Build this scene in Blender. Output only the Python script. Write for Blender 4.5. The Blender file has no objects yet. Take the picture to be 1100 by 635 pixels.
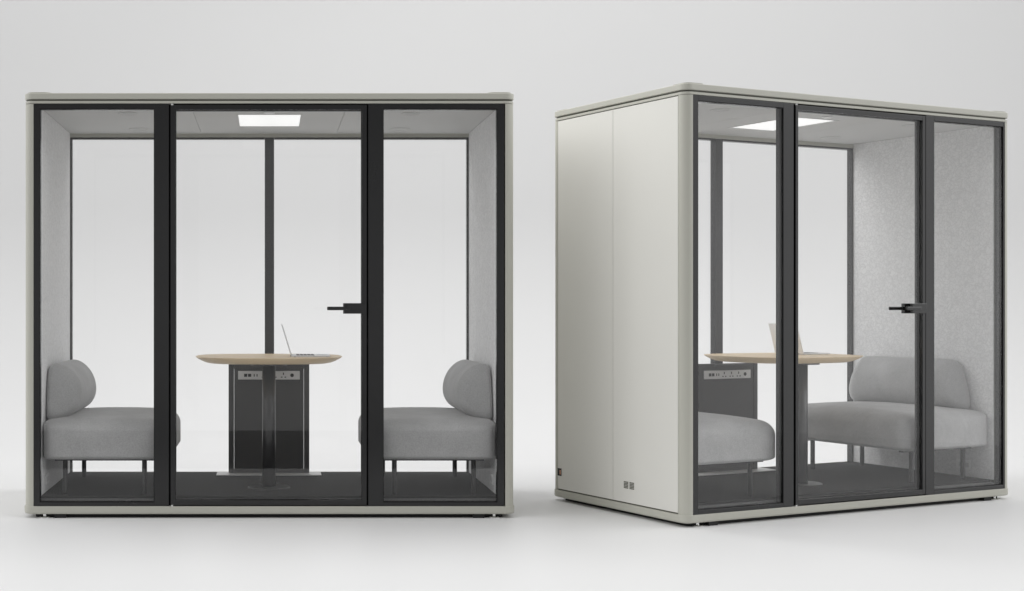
import bpy, bmesh, math, random
from mathutils import Vector, Matrix
random.seed(4)
S = bpy.context.scene
COL = S.collection
EYE = 1.119
PI = math.pi

# ------------------------------------------------------------------ materials
def nmat(name):
    m = bpy.data.materials.new(name); m.use_nodes = True
    nt = m.node_tree
    b = nt.nodes['Principled BSDF']
    return m, nt, b

def mat(name, col, rough=.5, metal=0, spec=.5, var=.04, vscale=3, bump=0, bscale=200, bdist=.001, stretch=None):
    m, nt, b = nmat(name)
    N, L = nt.nodes, nt.links
    tc = N.new('ShaderNodeTexCoord')
    src = tc.outputs['Object']
    if stretch:
        mp = N.new('ShaderNodeMapping'); mp.inputs['Scale'].default_value = stretch
        L.new(src, mp.inputs['Vector']); src = mp.outputs['Vector']
    n = N.new('ShaderNodeTexNoise'); n.inputs['Scale'].default_value = vscale; n.inputs['Detail'].default_value = 5
    L.new(src, n.inputs['Vector'])
    mix = N.new('ShaderNodeMix'); mix.data_type = 'RGBA'
    mix.inputs[6].default_value = [c*(1-var) for c in col] + [1]
    mix.inputs[7].default_value = [min(1, c*(1+var)) for c in col] + [1]
    L.new(n.outputs['Fac'], mix.inputs[0]); L.new(mix.outputs[2], b.inputs['Base Color'])
    rr = N.new('ShaderNodeMapRange'); rr.inputs['To Min'].default_value = rough*.9; rr.inputs['To Max'].default_value = min(1, rough*1.12)
    L.new(n.outputs['Fac'], rr.inputs['Value']); L.new(rr.outputs['Result'], b.inputs['Roughness'])
    b.inputs['Metallic'].default_value = metal
    b.inputs['Specular IOR Level'].default_value = spec
    if bump:
        n2 = N.new('ShaderNodeTexNoise'); n2.inputs['Scale'].default_value = bscale; n2.inputs['Detail'].default_value = 4
        L.new(src, n2.inputs['Vector'])
        bp = N.new('ShaderNodeBump'); bp.inputs['Strength'].default_value = bump; bp.inputs['Distance'].default_value = bdist
        L.new(n2.outputs['Fac'], bp.inputs['Height']); L.new(bp.outputs['Normal'], b.inputs['Normal'])
    return m

M = {}
M['shell'] = mat('sage_grey_paint', (.46, .457, .405), .42, spec=.4, var=.012, bump=.12, bscale=700, bdist=.0004)
M['side'] = mat('pale_grey_side_paint', (.68, .673, .635), .6, spec=.4, var=.012, bump=.12, bscale=700, bdist=.0004)
M['shell_dark'] = mat('shadow_joint_paint', (.11, .11, .09), .6)
M['frame'] = mat('black_anodised_frame', (.009, .009, .0095), .26, spec=.55, var=.03)
M['gasket'] = mat('black_rubber_gasket', (.004, .004, .004), .6, spec=.2)
M['metal_dark'] = mat('charcoal_powder_coat', (.035, .035, .036), .33, spec=.6, var=.06)
M['panel'] = mat('charcoal_panel_board', (.078, .078, .079), .5, spec=.35, var=.05)
M['ceiling'] = mat('grey_ceiling_board', (.56, .56, .55), .8, var=.02, bump=.1, bscale=300, bdist=.0004)
M['chrome'] = mat('polished_steel', (.75, .75, .74), .18, metal=1)
M['alu'] = mat('champagne_aluminium', (.90, .92, .95), .35, metal=.1, var=.02)
M['keys'] = mat('grey_keyboard', (.10, .10, .105), .5)
M['plate'] = mat('brushed_grey_plate', (.60, .60, .60), .4, metal=.2)
M['socket'] = mat('socket_plate_grey', (.80, .80, .80), .4)
M['socket_dark'] = mat('socket_hole_black', (.01, .01, .01), .5)
M['orange'] = mat('orange_plastic', (.50, .26, .18), .5)
M['rubber_and_gap_shade'] = mat('black_rubber_and_shade', (.005, .005, .005), .7)  # rubber feet, and the slab that paints shade under the booths
M['leg'] = mat('dark_steel_leg', (.022, .022, .023), .35, spec=.4)
M['sill'] = mat('dark_sill', (.13, .13, .13), .55, var=.5, vscale=120)
M['dark_strip'] = mat('unseen_dark_strip', (.03, .03, .03), .7)  # for the unseen strip that darkens the glass reflection
M['paper'] = mat('seamless_paper', (.72, .72, .72), .50, spec=.22, var=.006, vscale=.6, bump=.03, bscale=60, bdist=.001)

# woven upholstery
def fabric():
    m, nt, b = nmat('grey_wool_upholstery'); N, L = nt.nodes, nt.links
    tc = N.new('ShaderNodeTexCoord')
    big = N.new('ShaderNodeTexNoise'); big.inputs['Scale'].default_value = 5; big.inputs['Detail'].default_value = 6
    fine = N.new('ShaderNodeTexNoise'); fine.inputs['Scale'].default_value = 170; fine.inputs['Detail'].default_value = 3
    L.new(tc.outputs['Object'], big.inputs['Vector']); L.new(tc.outputs['Object'], fine.inputs['Vector'])
    a = N.new('ShaderNodeMath'); a.operation = 'ADD'; L.new(big.outputs['Fac'], a.inputs[0]); L.new(fine.outputs['Fac'], a.inputs[1])
    r = N.new('ShaderNodeMapRange'); r.inputs['From Min'].default_value = .55; r.inputs['From Max'].default_value = 1.45
    L.new(a.outputs[0], r.inputs['Value'])
    mx = N.new('ShaderNodeMix'); mx.data_type = 'RGBA'
    mx.inputs[6].default_value = (.31, .31, .31, 1); mx.inputs[7].default_value = (.49, .49, .49, 1)
    L.new(r.outputs['Result'], mx.inputs[0]); L.new(mx.outputs[2], b.inputs['Base Color'])
    b.inputs['Roughness'].default_value = .95; b.inputs['Specular IOR Level'].default_value = .15
    b.inputs['Sheen Weight'].default_value = .25; b.inputs['Sheen Roughness'].default_value = .5
    w = N.new('ShaderNodeTexNoise'); w.inputs['Scale'].default_value = 420
    L.new(tc.outputs['Object'], w.inputs['Vector'])
    bp = N.new('ShaderNodeBump'); bp.inputs['Strength'].default_value = .35; bp.inputs['Distance'].default_value = .002
    wr = N.new('ShaderNodeTexNoise'); wr.inputs['Scale'].default_value = 7; wr.inputs['Distortion'].default_value = 1.2
    L.new(tc.outputs['Object'], wr.inputs['Vector'])
    bp2 = N.new('ShaderNodeBump'); bp2.inputs['Strength'].default_value = .35; bp2.inputs['Distance'].default_value = .02
    L.new(wr.outputs['Fac'], bp2.inputs['Height']); L.new(bp2.outputs['Normal'], bp.inputs['Normal'])
    L.new(w.outputs['Fac'], bp.inputs['Height']); L.new(bp.outputs['Normal'], b.inputs['Normal'])
    return m
M['fabric'] = fabric()

# mottled acoustic felt
def felt():
    m, nt, b = nmat('mottled_acoustic_felt'); N, L = nt.nodes, nt.links
    tc = N.new('ShaderNodeTexCoord')
    v = N.new('ShaderNodeTexVoronoi'); v.feature = 'DISTANCE_TO_EDGE'; v.inputs['Scale'].default_value = 42
    n = N.new('ShaderNodeTexNoise'); n.inputs['Scale'].default_value = 26; n.inputs['Detail'].default_value = 5; n.inputs['Distortion'].default_value = .8
    ad = N.new('ShaderNodeVectorMath'); ad.operation = 'MULTIPLY_ADD'
    ad.inputs[1].default_value = (.06, .06, .06)
    L.new(tc.outputs['Object'], n.inputs['Vector']); L.new(n.outputs['Color'], ad.inputs[0]); L.new(tc.outputs['Object'], ad.inputs[2])
    L.new(ad.outputs[0], v.inputs['Vector'])
    r = N.new('ShaderNodeMapRange'); r.inputs['From Max'].default_value = .12
    L.new(v.outputs['Distance'], r.inputs['Value'])
    mul = N.new('ShaderNodeMath'); mul.operation = 'MULTIPLY'; L.new(r.outputs['Result'], mul.inputs[0]); L.new(n.outputs['Fac'], mul.inputs[1])
    rr = N.new('ShaderNodeMapRange'); rr.inputs['From Max'].default_value = .65; L.new(mul.outputs[0], rr.inputs['Value'])
    mx = N.new('ShaderNodeMix'); mx.data_type = 'RGBA'
    mx.inputs[6].default_value = (.66, .66, .66, 1); mx.inputs[7].default_value = (.80, .80, .80, 1)
    L.new(rr.outputs['Result'], mx.inputs[0]); L.new(mx.outputs[2], b.inputs['Base Color'])
    b.inputs['Roughness'].default_value = .95; b.inputs['Specular IOR Level'].default_value = .1
    bp = N.new('ShaderNodeBump'); bp.inputs['Strength'].default_value = .4; bp.inputs['Distance'].default_value = .003
    L.new(rr.outputs['Result'], bp.inputs['Height']); L.new(bp.outputs['Normal'], b.inputs['Normal'])
    return m
M['felt'] = felt()

def carpet():
    m, nt, b = nmat('charcoal_carpet'); N, L = nt.nodes, nt.links
    tc = N.new('ShaderNodeTexCoord')
    n = N.new('ShaderNodeTexNoise'); n.inputs['Scale'].default_value = 240; n.inputs['Detail'].default_value = 3
    L.new(tc.outputs['Object'], n.inputs['Vector'])
    mx = N.new('ShaderNodeMix'); mx.data_type = 'RGBA'
    mx.inputs[6].default_value = (.015, .015, .015, 1); mx.inputs[7].default_value = (.055, .055, .055, 1)
    L.new(n.outputs['Fac'], mx.inputs[0]); L.new(mx.outputs[2], b.inputs['Base Color'])
    b.inputs['Roughness'].default_value = .95; b.inputs['Specular IOR Level'].default_value = .1
    bp = N.new('ShaderNodeBump'); bp.inputs['Strength'].default_value = .6; bp.inputs['Distance'].default_value = .004
    L.new(n.outputs['Fac'], bp.inputs['Height']); L.new(bp.outputs['Normal'], b.inputs['Normal'])
    return m
M['carpet'] = carpet()

def wood():
    m, nt, b = nmat('pale_oak'); N, L = nt.nodes, nt.links
    tc = N.new('ShaderNodeTexCoord'); mp = N.new('ShaderNodeMapping'); mp.inputs['Scale'].default_value = (1.4, 22, 22)
    L.new(tc.outputs['Object'], mp.inputs['Vector'])
    n = N.new('ShaderNodeTexNoise'); n.inputs['Scale'].default_value = 3; n.inputs['Detail'].default_value = 7; n.inputs['Distortion'].default_value = .6
    L.new(mp.outputs['Vector'], n.inputs['Vector'])
    mx = N.new('ShaderNodeMix'); mx.data_type = 'RGBA'
    mx.inputs[6].default_value = (.78, .58, .36, 1); mx.inputs[7].default_value = (.93, .77, .54, 1)
    L.new(n.outputs['Fac'], mx.inputs[0]); L.new(mx.outputs[2], b.inputs['Base Color'])
    b.inputs['Roughness'].default_value = .45
    return m
M['wood'] = wood()

def glass(name, ri):
    m = bpy.data.materials.new(name); m.use_nodes = True
    nt = m.node_tree; N, L = nt.nodes, nt.links
    for n in list(N): N.remove(n)
    out = N.new('ShaderNodeOutputMaterial')
    geo = N.new('ShaderNodeNewGeometry')
    ior = N.new('ShaderNodeMapRange'); ior.inputs['To Min'].default_value = ri; ior.inputs['To Max'].default_value = 1/ri
    L.new(geo.outputs['Backfacing'], ior.inputs['Value'])
    fr = N.new('ShaderNodeFresnel'); L.new(ior.outputs['Result'], fr.inputs['IOR'])
    tr = N.new('ShaderNodeBsdfTransparent'); tr.inputs['Color'].default_value = (1, 1, 1, 1)
    gl = N.new('ShaderNodeBsdfGlossy'); gl.inputs['Roughness'].default_value = 0; gl.inputs['Color'].default_value = (1, 1, 1, 1)
    mx = N.new('ShaderNodeMixShader')
    L.new(fr.outputs[0], mx.inputs[0]); L.new(tr.outputs[0], mx.inputs[1]); L.new(gl.outputs[0], mx.inputs[2])
    L.new(mx.outputs[0], out.inputs['Surface'])
    return m
M['glass'] = glass('clear_glass', 1.38)
M['glass_rear'] = glass('coated_rear_glass', 1.20)

def emit(name, col, st):
    m, nt, b = nmat(name)
    b.inputs['Base Color'].default_value = (.4, .4, .4, 1)
    b.inputs['Emission Color'].default_value = (*col, 1); b.inputs['Emission Strength'].default_value = st
    return m
M['lamp'] = emit('lit_diffuser', (1, 1, .985), .74)

# ------------------------------------------------------------------ mesh helpers
def obj(name, bm, m, parent=None, bevel=0, smooth=False, seg=2):
    me = bpy.data.meshes.new(name)
    bmesh.ops.recalc_face_normals(bm, faces=bm.faces)
    bm.to_mesh(me); bm.free()
    o = bpy.data.objects.new(name, me); COL.objects.link(o)
    me.materials.append(M[m])
    if parent: o.parent = parent
    if smooth:
        for p in me.polygons: p.use_smooth = True
    if bevel:
        md = o.modifiers.new('bevel', 'BEVEL'); md.width = bevel; md.segments = seg
        md.limit_method = 'ANGLE'; md.angle_limit = math.radians(50)
    return o

def B(bm, x0, x1, y0, y1, z0, z1):
    r = bmesh.ops.create_cube(bm, size=1)
    bmesh.ops.scale(bm, vec=(x1-x0, y1-y0, z1-z0), verts=r['verts'])
    bmesh.ops.translate(bm, vec=((x0+x1)/2, (y0+y1)/2, (z0+z1)/2), verts=r['verts'])
    return bm
def box(*a): return B(bmesh.new(), *a)

def prism(pts, z0, z1, bm=None):
    bm = bm or bmesh.new()
    a = [bm.verts.new((x, y, z0)) for x, y in pts]; b = [bm.verts.new((x, y, z1)) for x, y in pts]
    bm.faces.new(a[::-1]); bm.faces.new(b)
    n = len(pts)
    for i in range(n): bm.faces.new((a[i], a[(i+1) % n], b[(i+1) % n], b[i]))
    return bm

def rrect(x0, x1, y0, y1, r, n=10):
    p = []
    for cx, cy, a in ((x1-r, y0+r, -90), (x1-r, y1-r, 0), (x0+r, y1-r, 90), (x0+r, y0+r, 180)):
        for k in range(n+1):
            t = math.radians(a + 90*k/n); p.append((cx+r*math.cos(t), cy+r*math.sin(t)))
    return p

def lathe(prof, n=48, c=(0, 0)):
    bm = bmesh.new(); rings = []
    for r, z in prof:
        rings.append([bm.verts.new((c[0]+r*math.cos(2*PI*k/n), c[1]+r*math.sin(2*PI*k/n), z)) for k in range(n)])
    for a, b in zip(rings, rings[1:]):
        for k in range(n): bm.faces.new((a[k], a[(k+1) % n], b[(k+1) % n], b[k]))
    bm.faces.new(rings[0][::-1]); bm.faces.new(rings[-1])
    return bm

def slab_rings(outline, rings):
    """outline: list of unit offsets fn(inset)->pts ; rings: (inset,z)"""
    bm = bmesh.new(); R = []
    for ins, z in rings:
        R.append([bm.verts.new((x, y, z)) for x, y in outline(ins)])
    n = len(R[0])
    for a, b in zip(R, R[1:]):
        for k in range(n): bm.faces.new((a[k], a[(k+1) % n], b[(k+1) % n], b[k]))
    bm.faces.new(R[0][::-1]); bm.faces.new(R[-1])
    return bm

def empty(name, loc, rz, label, cat, group=None):
    o = bpy.data.objects.new(name, None); COL.objects.link(o)
    o.location = loc; o.rotation_euler = (0, 0, rz); o.empty_display_size = .1
    o['label'] = label; o['category'] = cat
    if group: o['group'] = group
    return o

# ------------------------------------------------------------------ the booth
ZB0, ZB1, ZF = .025, .067, .112           # plinth bottom/top, carpet top
ZT = 2.203                                # top of the wall
def frame_bm(x0, x1, gx0, gx1, z0, z1, gz0, gz1, y0, y1):
    bm = bmesh.new()
    B(bm, x0, gx0, y0, y1, z0, z1); B(bm, gx1, x1, y0, y1, z0, z1)
    B(bm, gx0, gx1, y0, y1, z0, gz0); B(bm, gx0, gx1, y0, y1, gz1, z1)
    return bm

def booth(loc, rz, W, D, P, seam, label):
    f0, f1, s0, s1, d0, g0, g1, d1, r0, r1, e0, e1 = P
    t = empty('meeting_booth', loc, rz, label, 'booth', 'glazed office meeting booths')
    R = .045; c = .049; FT = .055
    # plinth / shade slab beneath it / roof
    obj('underside_shade', prism(rrect(.05, W-.05, .034, D-.04, .03), .0045, ZB0), 'rubber_and_gap_shade', t)  # black slab stands in for the shade under the booth
    def ol(ins): return rrect(-.006+ins, W+.006-ins, -.004+ins, D+.004-ins, R+.006-ins)
    obj('plinth', slab_rings(ol, [(.010, ZB0), (.003, ZB0+.003), (0, ZB0+.010), (0, ZB1-.002), (.002, ZB1)]), 'shell', t)
    obj('top_band', prism(rrect(0, W, .001, D, R), ZT+.002, 2.2185), 'shell', t, bevel=.0015)
    obj('roof_joint', prism(rrect(.008, W-.008, .009, D-.008, R-.006), 2.2185, 2.2275), 'shell_dark', t)
    def ol2(ins): return rrect(-.003+ins, W+.003-ins, -.003+ins, D+.003-ins, R+.003-ins)
    obj('roof', slab_rings(ol2, [(.003, 2.2275), (0, 2.231), (0, 2.2555), (.001, 2.2585), (.004, 2.260)]), 'shell', t)
    for xa in (.012, W-.142):
        for ya in (.006, D-.126):
            obj('roof_cap', prism(rrect(xa, xa+.13, ya, ya+.12, .035), 2.2602, 2.2655), 'shell', t)
    # side walls
    for side in (0, 1):
        X = (lambda v: v) if side == 0 else (lambda v: W-v)
        def poly(pts): return [(X(x), y) for x, y in (pts if side == 0 else pts[::-1])]
        arc = [(R-R*math.cos(math.radians(a)), R-R*math.sin(math.radians(a))) for a in range(0, 91, 9)]
        obj('corner_post', prism(poly([(0, .052)] + arc + [(c, 0), (c, .052)]), ZB1, ZT), 'shell', t)
        arcb = [(x, D-y) for x, y in arc[::-1]]
        obj('corner_post', prism(poly([(c, D-.052), (c, D)] + arcb + [(0, D-.052)]), ZB1, ZT), 'shell', t)
        wall = obj('side_wall', prism(poly([(.006, .054), (.0685, .054), (.0685, D-.054), (.006, D-.054)]), ZB1+.0005, ZT), 'shell_dark', t)
        ym = seam
        for ya, yb in ((.0545, ym-.0011), (ym+.0011, D-.0545)):
            pn = obj('side_panel', box(min(X(0), X(.0058)), max(X(0), X(.0058)), ya, yb, ZB1+.0075, ZT-.003), 'side', wall, bevel=.0008)
        obj('acoustic_lining', box(min(X(.069), X(.077)), max(X(.069), X(.077)), .056, D-.050, ZF+.001, 2.191), 'felt', t)
        # outside: power inlet and cable grille
        inl = obj('power_inlet', box(min(X(-.003), X(.002)), max(X(-.003), X(.002)), 1.012, 1.046, .150, .193), 'socket_dark', t, bevel=.001)
        obj('rocker_switch', box(min(X(-.006), X(-.0031)), max(X(-.006), X(-.0031)), 1.0135, 1.0225, .159, .184), 'orange', inl)
        gb = bmesh.new()
        for blk in range(2):
            for i in range(3):
                for j in range(5):
                    ya = .388+blk*.046+i*.0125
                    za = .150+j*.0078
                    B(gb, min(X(-.0012), X(.001)), max(X(-.0012), X(.001)), ya, ya+.0105, za, za+.0055)
        obj('cable_grille', gb, 'shell_dark', t)
        # inside: double socket low on the lining
        so = obj('wall_socket', box(min(X(.0772), X(.083)), max(X(.0772), X(.083)), .20, .292, .154, .210), 'socket', t, bevel=.002)
        hb = bmesh.new()
        for yy in (.222, .262):
            B(hb, min(X(.0831), X(.0838)), max(X(.0831), X(.0838)), yy-.013, yy+.013, .169, .195)
        obj('socket_face', hb, 'plate', so)
    # carpet deck, sill and ceiling
    obj('floor_deck', box(.0775, W-.0775, .0765, D-.053, ZB1+.0005, ZF), 'carpet', t)
    obj('sill', box(.052, W-.052, .0555, .076, ZB1+.0005, .098), 'sill', t)
    ce = obj('ceiling', bmesh.new(), 'ceiling', t)
    bm = bmesh.new()
    xs = [.0775, W/2-.418+.0, W/2+.412, W-.0775]
    B(bm, xs[0], xs[1]-.0012, .056, D-.052, 2.1915, ZT)
    lx0, lx1, ly0, ly1 = W/2-.174, W/2+.174, .305, .785
    B(bm, xs[1]+.0012, lx0-.008, .056, D-.052, 2.1915, ZT)
    B(bm, lx1+.008, xs[2]-.0012, .056, D-.052, 2.1915, ZT)
    B(bm, lx0-.008, lx1+.008, .056, ly0-.008, 2.1915, ZT)
    B(bm, lx0-.008, lx1+.008, ly1+.008, D-.052, 2.1915, ZT)
    B(bm, xs[2]+.0012, xs[3], .056, D-.052, 2.1915, ZT)
    B(bm, xs[0], xs[3], .056, D-.052, ZT+.0002, ZT+.0015)
    bmesh.ops.recalc_face_normals(bm, faces=bm.faces); bm.to_mesh(ce.data); bm.free()
    lamp = obj('ceiling_light', frame_bm(lx0-.0075, lx1+.0075, lx0, lx1, ly0-.0075, ly1+.0075, ly0, ly1, 2.1895, 2.2028), 'ceiling', t)
    # frame_bm works in x/z: turn it into the ceiling plane
    for v in lamp.data.vertices: v.co = (v.co.x, v.co.z, v.co.y)
    lamp.data.flip_normals()
    obj('diffuser', box(lx0, lx1, ly0, ly1, 2.194, 2.2), 'lamp', lamp)
    for xx in (W*.20, W*.80):
        for yy, rr in ((D-.24, .062), (.27, .055)):
            v = obj('ceiling_vent', lathe([(rr, 2.1912), (rr, 2.1895), (rr-.004, 2.188), (rr-.012, 2.1885), (rr-.014, 2.1905), (rr-.03, 2.1905), (rr-.033, 2.1885), (.004, 2.1885)], 40, (xx, yy)), 'ceiling', t)
    obj('motion_sensor', lathe([(.03, 2.1912), (.03, 2.187), (.018, 2.183), (.002, 2.182)], 32, (W/2, .22)), 'socket', t, smooth=True)
    # fixed front lights
    GZ0, GZ1 = .089, 2.176
    for a, ga, gb_, b in ((f0, f1, s0, s1), (r0, r1, e0, e1)):
        fr = obj('window_frame', frame_bm(a, b, ga, gb_, ZB1+.0005, ZT-.0005, GZ0, GZ1, .002, FT), 'frame', t, bevel=.0012)
        obj('glass_pane', box(ga-.004, gb_+.004, .010, .016, GZ0-.004, GZ1+.004), 'glass', fr)
        gk = frame_bm(ga, gb_, ga+.003, gb_-.003, GZ0, GZ1, GZ0+.003, GZ1-.003, .0055, .0095)
        obj('gasket', gk, 'gasket', fr)
    # dark rebate behind the door's gap
    rb = bmesh.new()
    B(rb, s1+.0004, d0+.010, .030, FT-.0005, ZB1+.0006, ZT-.001)
    B(rb, d1-.010, r0-.0004, .030, FT-.0005, ZB1+.0006, ZT-.001)
    B(rb, d0+.0101, d1-.0101, .030, FT-.0005, 2.1975, ZT-.001)
    B(rb, d0+.0101, d1-.0101, .030, FT-.0005, ZB1+.0006, .073)
    obj('door_rebate', rb, 'gasket', t)
    # door
    DZ0, DZ1 = .0735, 2.1965
    door = obj('door', frame_bm(d0, d1, g0, g1, DZ0, DZ1, .101, 2.171, -.001, .029), 'frame', t, bevel=.0012)
    inner = obj('door_stile_lining', frame_bm(d0+.011, d1-.011, g0+.002, g1-.002, .078, 2.192, .103, 2.169, .0295, .050), 'frame', door, bevel=.001)
    obj('glass_pane', box(g0-.004, g1+.004, .010, .018, .097, 2.175), 'glass', door)
    obj('gasket', frame_bm(g0-.0005, g1+.0005, g0+.003, g1-.003, .1005, 2.1715, .1035, 2.1685, .0185, .0405), 'gasket', door)
    hz = 1.117
    hl = obj('door_handle', box(d1-.122, d1-.004, -.016, -.0015, hz-.028, hz+.028), 'frame', door, bevel=.0025)
    lv = bmesh.new()
    B(lv, d1-.207, d1-.122+.03, -.052, -.040, hz-.0095, hz+.0095)
    B(lv, d1-.118, d1-.100, -.041, -.0155, hz-.009, hz+.009)
    for v in lv.verts: pass
    obj('lever', lv, 'frame', hl, bevel=.003)
    obj('inner_lever', B(box(d1-.207, d1-.09, .058, .070, hz-.0095, hz+.0095), d1-.118, d1-.100, .0515, .0582, hz-.009, hz+.009), 'frame', hl, bevel=.003)
    obj('lock_plate', box(d1-.122, d1-.013, .0505, .0575, hz-.028, hz+.028), 'frame', hl, bevel=.0015)
    for z in (ZB1+.0003, ZT-.0075):
        obj('hinge_pin', lathe([(.007, z), (.007, z+.0075)], 20, (d0+.008, .004)), 'chrome', door)
    # back windows
    yb0, yb1 = D-.050, D-.012
    cx = W/2
    hd = obj('back_header', box(.0775, W-.0775, D-.0515, D-.004, 2.166, 2.191), 'shell', t, bevel=.001)
    for a, b in ((.0775, cx-.0285), (cx+.0285, W-.0775)):
        fr = obj('back_window_frame', frame_bm(a, b, a+.012 if a < cx-.5 else a+.0005, b-.0005 if a < cx-.5 else b-.012, .070, 2.1655, .106, 2.155, yb0, yb1), 'frame', t)
        obj('glass_pane', box(a+.006, b-.006, D-.022, D-.016, .10, 2.158), 'glass_rear', fr)
    obj('back_mullion', box(cx-.028, cx+.028, yb0+.002, D-.004, .070, 2.1655), 'metal_dark', t, bevel=.002)
    obj('back_rail', box(.050, W-.050, D-.011, D-.001, ZB1+.0005, .110), 'shell', t)
    # levelling feet
    for fx in (.105, W-.105):
        for fy in (.030, D-.09):
            ft = obj('levelling_foot', lathe([(.034, 0.0042), (.034, .008), (.028, .011), (.010, .013), (.010, .030)], 32, (fx, fy)), 'chrome', t, smooth=False)
    for fx in (.19, W-.19):
        obj('foot_block', box(fx-.03, fx+.03, .006, .0335, .0045, .0245), 'rubber_and_gap_shade', t)
    return t

FZ = 0.0
P1 = (.049, .082, .690, .767, .777, .802, 1.792, 1.817, 1.826, 1.905, 2.511, 2.546)
P2 = (.0495, .086, .668, .741, .7525, .771, 1.713, 1.735, 1.742, 1.811, 2.388, 2.4)
W1, D1, W2, D2 = 2.602, 1.13, 2.449, 1.10
L1 = (-W1/2-.001, 6.905, FZ); A1 = 0
L2 = (2.105, 6.587, FZ); A2 = math.atan2(.4162, .9094)
booth(L1, A1, W1, D1, P1, .56, 'pale sage office booth seen square on, table framed in its middle glass door')
booth(L2, A2, W2, D2, P2, .56, 'pale sage office booth turned at an angle, showing its closed panelled side wall')

def place(loc, rz, x, y, z=ZF):
    c, s = math.cos(rz), math.sin(rz)
    return (loc[0]+x*c-y*s, loc[1]+x*s+y*c, z)

# ------------------------------------------------------------------ sofas
def soft_box(hx, hy, hz, rx, rw, ry, rt, rb, puff=.0, n=30):
    bm = bmesh.new()
    r = bmesh.ops.create_cube(bm, size=2)
    bmesh.ops.subdivide_edges(bm, edges=bm.edges[:], cuts=n, use_grid_fill=True)
    for v in bm.verts:
        p = v.co.copy()
        # crowd the grid towards the rounded edges
        p = Vector([math.copysign(abs(q)**.62 if abs(q) < 1 else 1, q) for q in p])
        rz = rt if p.z > 0 else rb
        rz = rz if p.x > -.2 else min(rz, .03+.032*max(0, (p.x+1)/.8)) if p.z > 0 else rz
        h = (hx, hy, hz); rr = (rx if p.x > 0 else rw, ry, rz)
        q = Vector(); d = Vector()
        for i in range(3):
            full = p[i]*h[i]; lim = h[i]-rr[i]
            q[i] = max(-lim, min(lim, full)); d[i] = (full-q[i])/rr[i]
        if d.length > 1e-6: d = d/d.length if d.length > 1 or max(abs(a) for a in p) > .999 else d
        out = Vector([q[i]+d[i]*rr[i] for i in range(3)])
        if p.z > 0:
            out.z += puff*(1-min(1, abs(out.x/hx))**2.5)*(1-min(1, abs(out.y/hy))**2.5)
        v.co = out
    return bm

def smoothstep(a): a = max(0, min(1, a)); return a*a*(3-2*a)

def make_sofa(label):
    """origin: on the carpet, at the wall, mid depth; seat runs towards +x"""
    t = empty('bench_sofa', (0, 0, 0), 0, label, 'sofa', 'grey upholstered bench sofas')
    L = .455; WD = .69
    bm = soft_box(WD/2, L, .1075, .10, .04, .085, .078, .026, .026)
    bmesh.ops.translate(bm, vec=(WD/2+.001, 0, .187+.1075), verts=bm.verts)
    seat = obj('seat', bm, 'fabric', t, smooth=True)
    # piping seam low round the seat
    # backrest, a D-shaped bolster
    prof = [(.004, -.03), (.002, .05), (.002, .16), (.002, .245), (.010, .276), (.030, .292), (.060, .293), (.092, .281), (.122, .258), (.148, .226),
            (.166, .188), (.175, .148), (.176, .108), (.168, .072), (.152, .040), (.128, .014), (.098, -.004), (.060, -.02)]
    cen = Vector((.075, .125))
    bm = bmesh.new(); rings = []
    H = .385
    ts = []
    nend = 9
    rend = .045
    for k in range(nend+1):
        a = (PI/2)*k/nend
        ts.append((-1, (1-math.cos(a))*rend - 0, math.sin(a)))
    seq = []
    for k in range(nend+1):
        a = (PI/2)*k/nend
        seq.append((rend*(1-math.sin(a)), 1-rend/.13*(1-math.cos(a))))
    # seq: distance from end, scale  (start a=0 : dist=rend scale=1)
    seq = [(rend*(1-math.sin((PI/2)*k/nend)), 1-(rend/.12)*(1-math.cos((PI/2)*k/nend))) for k in range(nend, -1, -1)]
    stations = [(-1, d, s) for d, s in seq] + [(0, i/12, 1) for i in range(1, 12)] + [(1, d, s) for d, s in seq[::-1]]
    for sg, d, s in stations:
        ring = []
        for x, z in prof:
            zz = cen.y+(z-cen.y)*s; xx = max(.002, cen.x+(x*1.07-cen.x)*s)
            half = H+.030-.060*smoothstep((zz-.0)/.33)-.062*(xx/.19)**1.5
            if sg: y = sg*(half-d)
            else: y = (half-rend)*(2*d-1)
            ring.append(bm.verts.new((xx, y+.066, .408+zz)))
        rings.append(ring)
    n = len(prof)
    for a, b in zip(rings, rings[1:]):
        for k in range(n): bm.faces.new((a[k], a[(k+1) % n], b[(k+1) % n], b[k]))
    for ring, rev in ((rings[0], True), (rings[-1], False)):
        cv = bm.verts.new(sum((v.co for v in ring), Vector())/n + Vector((0, -.006 if rev else .006, 0)))
        for k in range(n): bm.faces.new((ring[k], ring[(k+1) % n], cv))
    bk = obj('backrest', bm, 'fabric', t, smooth=True)
    sd = bk.modifiers.new('sub', 'SUBSURF'); sd.levels = sd.render_levels = 1
    for x in (.115, .545):
        for y in (-.36, .355):
            obj('leg', lathe([(.012, 0), (.0135, .003), (.0135, .19)], 20, (x, y)), 'leg', t, smooth=False)
    obj('seat_frame', B(B(box(.06, WD-.06, -.375, -.345, .180, .1885), .06, WD-.06, .345, .375, .180, .1885), .1, .13, -.345, .345, .180, .1885), 'leg', t)
    return t

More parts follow.
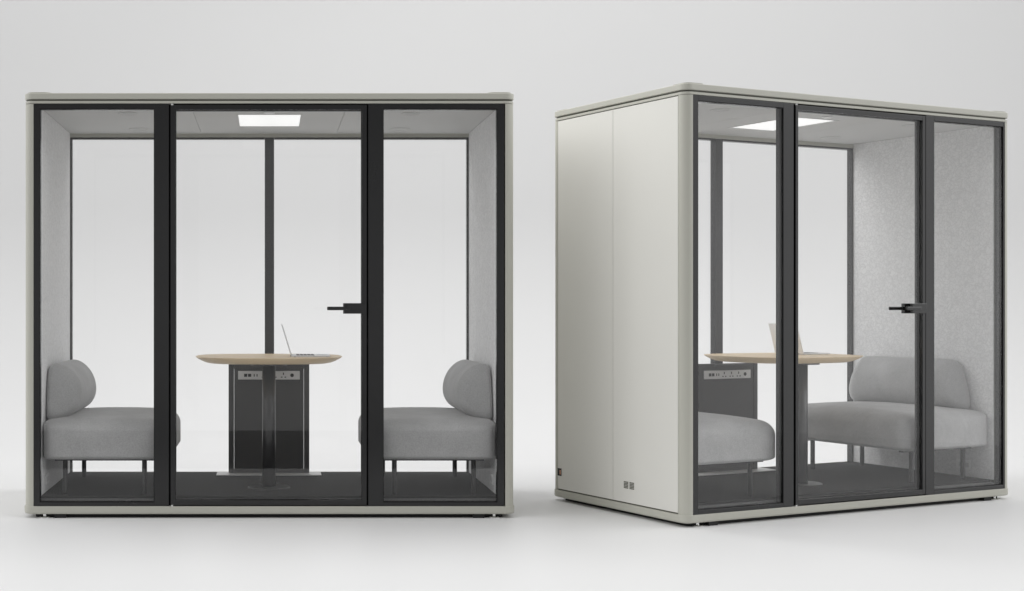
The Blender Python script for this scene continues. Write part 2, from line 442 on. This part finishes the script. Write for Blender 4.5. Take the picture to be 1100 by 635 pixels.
def dup(root, label):
    r = root.copy(); COL.objects.link(r); r['label'] = label
    for ch in root.children:
        cc = ch.copy(); COL.objects.link(cc); cc.parent = r
        for g in ch.children:
            d = g.copy(); COL.objects.link(d); d.parent = cc
    return r
VM = .07+.455
spots = [(L1, A1, .0775, 0, 'grey bench sofa on the left in the square-on booth, bolster against its left wall'),
         (L1, A1, W1-.0775, PI, 'grey bench sofa at the right end of the square-on booth, beside the door handle side'),
         (L2, A2, .0775, 0, 'grey bench sofa mostly hidden by the side wall of the angled booth, seat end showing'),
         (L2, A2, W2-.0775, PI, 'grey bench sofa against the mottled felt wall of the angled booth, bolster fully visible')]
sofa0 = make_sofa(spots[0][4])
for i, (l, a, x, r, lab) in enumerate(spots):
    s = sofa0 if i == 0 else dup(sofa0, lab)
    s.location = place(l, a, x, VM); s.rotation_euler = (0, 0, a)
    s.scale = (-1 if r else .95 if i == 2 else 1, 1, 1)

# ------------------------------------------------------------------ tables
def make_table(label):
    t = empty('pedestal_table', (0, 0, 0), 0, label, 'table', 'oak pedestal tables')
    def ol(ins):
        a, b = .416-ins*1.0, .355-ins*.9; pts = []
        for k in range(96):
            th = 2*PI*k/96; c, s = math.cos(th), math.sin(th)
            pts.append((a*math.copysign(abs(c)**(2/3.0), c), b*math.copysign(abs(s)**(2/3.0), s)+.135))
        return pts
    h = .734
    obj('tabletop', slab_rings(ol, [(.125, h-.038), (.085, h-.0375), (.060, h-.033), (.035, h-.023), (.014, h-.012), (.003, h-.004), (0, h-.002), (.0015, h)]), 'wood', t)
    obj('pedestal', lathe([(.0375, .0085), (.0375, h-.0485)], 48), 'metal_dark', t, smooth=False)
    obj('base_plate', lathe([(.118, 0), (.118, .005), (.115, .008), (.04, .0083)], 64), 'metal_dark', t)
    obj('mounting_plate', lathe([(.10, h-.048), (.10, h-.0385)], 40), 'metal_dark', t)
    for o in t.children:
        if o.name.startswith('pedestal'):
            for p in o.data.polygons:
                p.use_smooth = abs(p.normal.z) < .5
    return t
tb = make_table('round-edged oak table on a dark pedestal in the square-on booth')
tb.location = place(L1, A1, W1/2-.003, .392)
tb2 = dup(tb, 'oak table on a dark pedestal in the angled booth, partly hidden by the door post')
tb2.location = place(L2, A2, W2/2-.018, .392); tb2.rotation_euler = (0, 0, A2)

# ------------------------------------------------------------------ power panels
def make_power(label):
    t = empty('power_panel', (0, 0, 0), 0, label, 'power panel', 'charcoal power panels')
    hw = .2445; H = .668
    obj('board', box(-hw+.034, hw-.034, -.004, .012, .020, H-.02), 'panel', t)
    for s in (-1, 1):
        obj('side_post', box(min(s*hw, s*(hw-.032)), max(s*hw, s*(hw-.032)), -.010, .024, .0085, H), 'panel', t, bevel=.003)
    obj('bottom_rail', box(-hw+.0325, hw-.0325, -.008, .020, .0085, .030), 'panel', t)
    obj('cable_tray', B(box(-hw+.0325, hw-.0325, -.008, .022, H-.030, H-.001), -.11, .11, -.040, -.0085, H-.020, H-.004), 'panel', t, bevel=.002)
    obj('foot_plate', box(-.315, .315, -.10, .055, .0035, .008), 'plate', t)
    obj('foot_pad', box(-.317, .317, -.103, .058, 0, .0034), 'rubber_and_gap_shade', t)
    sp = obj('socket_strip', box(-.187, .187, -.010, -.0042, .574, .626), 'socket', t, bevel=.002)
    zc = .600
    y0, y1 = -.0112, -.0101
    # coordinates along the strip (metres) : data pair, usb pair, three sockets, round switch
    bm = bmesh.new()
    for x in (-.141, -.117): B(bm, x-.0095, x+.0095, y0, y1, zc-.009, zc+.009)
    obj('data_port', bm, 'socket_dark', sp)
    bm = bmesh.new()
    for x in (-.089, -.072): B(bm, x-.003, x+.003, y0, y1, zc-.0075, zc+.0075)
    obj('usb_port', bm, 'socket_dark', sp)
    for x in (-.028, .030, .088):
        bm = bmesh.new()
        B(bm, x-.003, x+.003, y0, y1, zc+.002, zc+.016)
        B(bm, x-.016, x-.006, y0, y1, zc-.014, zc-.0085); B(bm, x+.006, x+.016, y0, y1, zc-.014, zc-.0085)
        obj('power_socket', bm, 'socket_dark', sp)
    bm = lathe([(.011, 0), (.011, .0011)], 24)
    bmesh.ops.rotate(bm, cent=(0, 0, 0), matrix=Matrix.Rotation(PI/2, 3, 'X'), verts=bm.verts)
    bmesh.ops.translate(bm, vec=(.140, -.0101, zc), verts=bm.verts)
    obj('switch_button', bm, 'socket_dark', sp)
    return t
pw = make_power('charcoal power panel standing behind the table of the square-on booth')
pw.location = place(L1, A1, W1/2-.003, .985)
pw2 = dup(pw, 'charcoal power panel behind the left sofa and table of the angled booth')
pw2.location = place(L2, A2, W2/2-.003, .985); pw2.rotation_euler = (0, 0, A2)

# ------------------------------------------------------------------ laptops
def make_laptop(label):
    """origin at the hinge line centre, base runs towards +x, lid leans back to -x"""
    t = empty('laptop', (0, 0, 0), 0, label, 'laptop', 'open slim laptops')
    bm = prism(rrect(0, .218, -.15, .15, .012, 6), .0015, .0085)
    base = obj('base', bm, 'alu', t, bevel=.001)
    kb = bmesh.new()
    for i in range(5):
        for j in range(13):
            B(kb, .030+i*.0205, .030+i*.0205+.017, -.132+j*.0205, -.132+j*.0205+.0175, .0086, .0096)
    obj('keyboard', kb, 'keys', base)
    obj('trackpad', box(.146, .205, -.048, .048, .0086, .0089), 'plate', base)
    fb = bmesh.new()
    for x in (.02, .198):
        for y in (-.13, .13): B(fb, x-.006, x+.006, y-.006, y+.006, 0, .0014)
    obj('rubber_foot', fb, 'rubber_and_gap_shade', base)
    ang = math.radians(17)
    lid = obj('screen', prism(rrect(-.0045, 0, -.15, .15, .002, 3), .009, .192), 'alu', t, bevel=.0008)
    obj('display', box(.0002, .0012, -.143, .143, .018, .186), 'socket_dark', lid)
    lid.rotation_euler = (0, -ang, 0); lid.location = (.004, 0, -.001)
    obj('hinge', box(-.004, .006, -.10, .10, .003, .0095), 'metal_dark', t)
    return t
HT = ZF+.734
lp = make_laptop('slim silver laptop seen edge on, open on the table of the square-on booth')
lp.location = place(L1, A1, W1/2+.123, .47, HT); lp.rotation_euler = (0, 0, A1)
lp2 = dup(lp, 'slim silver laptop behind the door post of the angled booth, lid back towards us')
lp2.location = place(L2, A2, W2/2+.112, .60, HT); lp2.rotation_euler = (0, 0, A2)
for ob in (lp, lp2):
    ob.scale = (1, .72 if ob is lp2 else .8, 1)

# ------------------------------------------------------------------ setting
def backdrop():
    bm = bmesh.new()
    y_front, y_bend, rad, top = 4.8, 9.35, 2.0, 5.2
    prof = [(y_front, .004)]
    n = 12
    for i in range(1, n+1): prof.append((y_front+(y_bend-y_front)*i/n, .004))
    for k in range(1, 25):
        a = (PI/2)*k/24; prof.append((y_bend+rad*math.sin(a), .004+rad*(1-math.cos(a))))
    prof.append((y_bend+rad, top))
    th = .003
    xl, xr = -6.5, 7.6
    a = [(bm.verts.new((xl, y, z)), bm.verts.new((xr, y, z))) for y, z in prof]
    for p, q in zip(a, a[1:]): bm.faces.new((p[0], p[1], q[1], q[0]))
    o = obj('backdrop', bm, 'paper', None, smooth=True)
    for p in o.data.polygons:
        pass
    o['kind'] = 'structure'
    return o
bd = backdrop()
if bd.data.polygons[0].normal.z < 0: bd.data.flip_normals()
st = obj('reflected_dark_strip', box(-7, 5, 1.95, 4.9, -.10, 0), 'dark_strip'); st['kind'] = 'structure'  # unseen dark strip, added so the booth glass reflects something dark

# ------------------------------------------------------------------ light
w = bpy.data.worlds.new('World'); S.world = w; w.use_nodes = True
nt = w.node_tree; N, L = nt.nodes, nt.links
bg = N['Background']
tc = N.new('ShaderNodeTexCoord'); sx = N.new('ShaderNodeSeparateXYZ'); L.new(tc.outputs['Generated'], sx.inputs[0])
def mr(src, a, b, c, d, smooth=True):
    n = N.new('ShaderNodeMapRange'); n.interpolation_type = 'SMOOTHSTEP' if smooth else 'LINEAR'
    for k, v in (('From Min', a), ('From Max', b), ('To Min', c), ('To Max', d)): n.inputs[k].default_value = v
    L.new(src, n.inputs['Value']); return n.outputs['Result']
def op(kind, a, b):
    n = N.new('ShaderNodeMath'); n.operation = kind
    for k, v in enumerate((a, b)):
        if isinstance(v, (int, float)): n.inputs[k].default_value = v
        else: L.new(v, n.inputs[k])
    return n.outputs[0]
X_, Z_ = sx.outputs['X'], sx.outputs['Z']
base = mr(Z_, .06, .22, .60, .08)                       # invented surround glow, darker above the horizon in front
side = op('MULTIPLY', op('POWER', op('ABSOLUTE', X_, 0), 3), mr(Z_, .12, .40, .55, 4.6))   # added world glow high on both sides
top = mr(Z_, .3, 1, 0, .55)                             # added world glow from above, lifts the floor
L.new(op('ADD', op('ADD', base, side), top), bg.inputs['Strength'])
bg.inputs['Color'].default_value = (1, 1, 1, 1)

def area(name, loc, target, sx_, sy_, power):
    ld = bpy.data.lights.new(name, 'AREA'); ld.shape = 'RECTANGLE'; ld.size = sx_; ld.size_y = sy_; ld.energy = power
    o = bpy.data.objects.new(name, ld); COL.objects.link(o); o.location = loc
    o.rotation_euler = (Vector(target)-Vector(loc)).to_track_quat('-Z', 'Y').to_euler()
    return o
area('backdrop_fill', (1.5, 8.0, 5.2), (1.5, 10.5, .5), 10, 3.4, 86)  # unseen lamp added to brighten the lower backdrop
area('side_panel_fill', (.55, 8.1, 4.7), (1.8, 7.6, .8), .8, 1.4, 36)  # unseen lamp added to lighten the angled booth's side wall

# ------------------------------------------------------------------ camera
cd = bpy.data.cameras.new('camera'); cam = bpy.data.objects.new('camera', cd); COL.objects.link(cam)
cam.location = (0, 0, EYE); cam.rotation_euler = (PI/2, 0, 0)
cd.sensor_width = 36; cd.lens = 1398/1100*36
cd.shift_x = (550-289.6)/1100; cd.shift_y = (331-317.5)/1100
cd.clip_end = 100; cd.clip_start = .05
S.camera = cam
S.view_settings.view_transform = 'Standard'; S.view_settings.look = 'None'
S.view_settings.exposure = 0; S.view_settings.gamma = 1
S.cycles.max_bounces = 12; S.cycles.transparent_max_bounces = 24; S.cycles.diffuse_bounces = 6
S.cycles.use_denoising = True
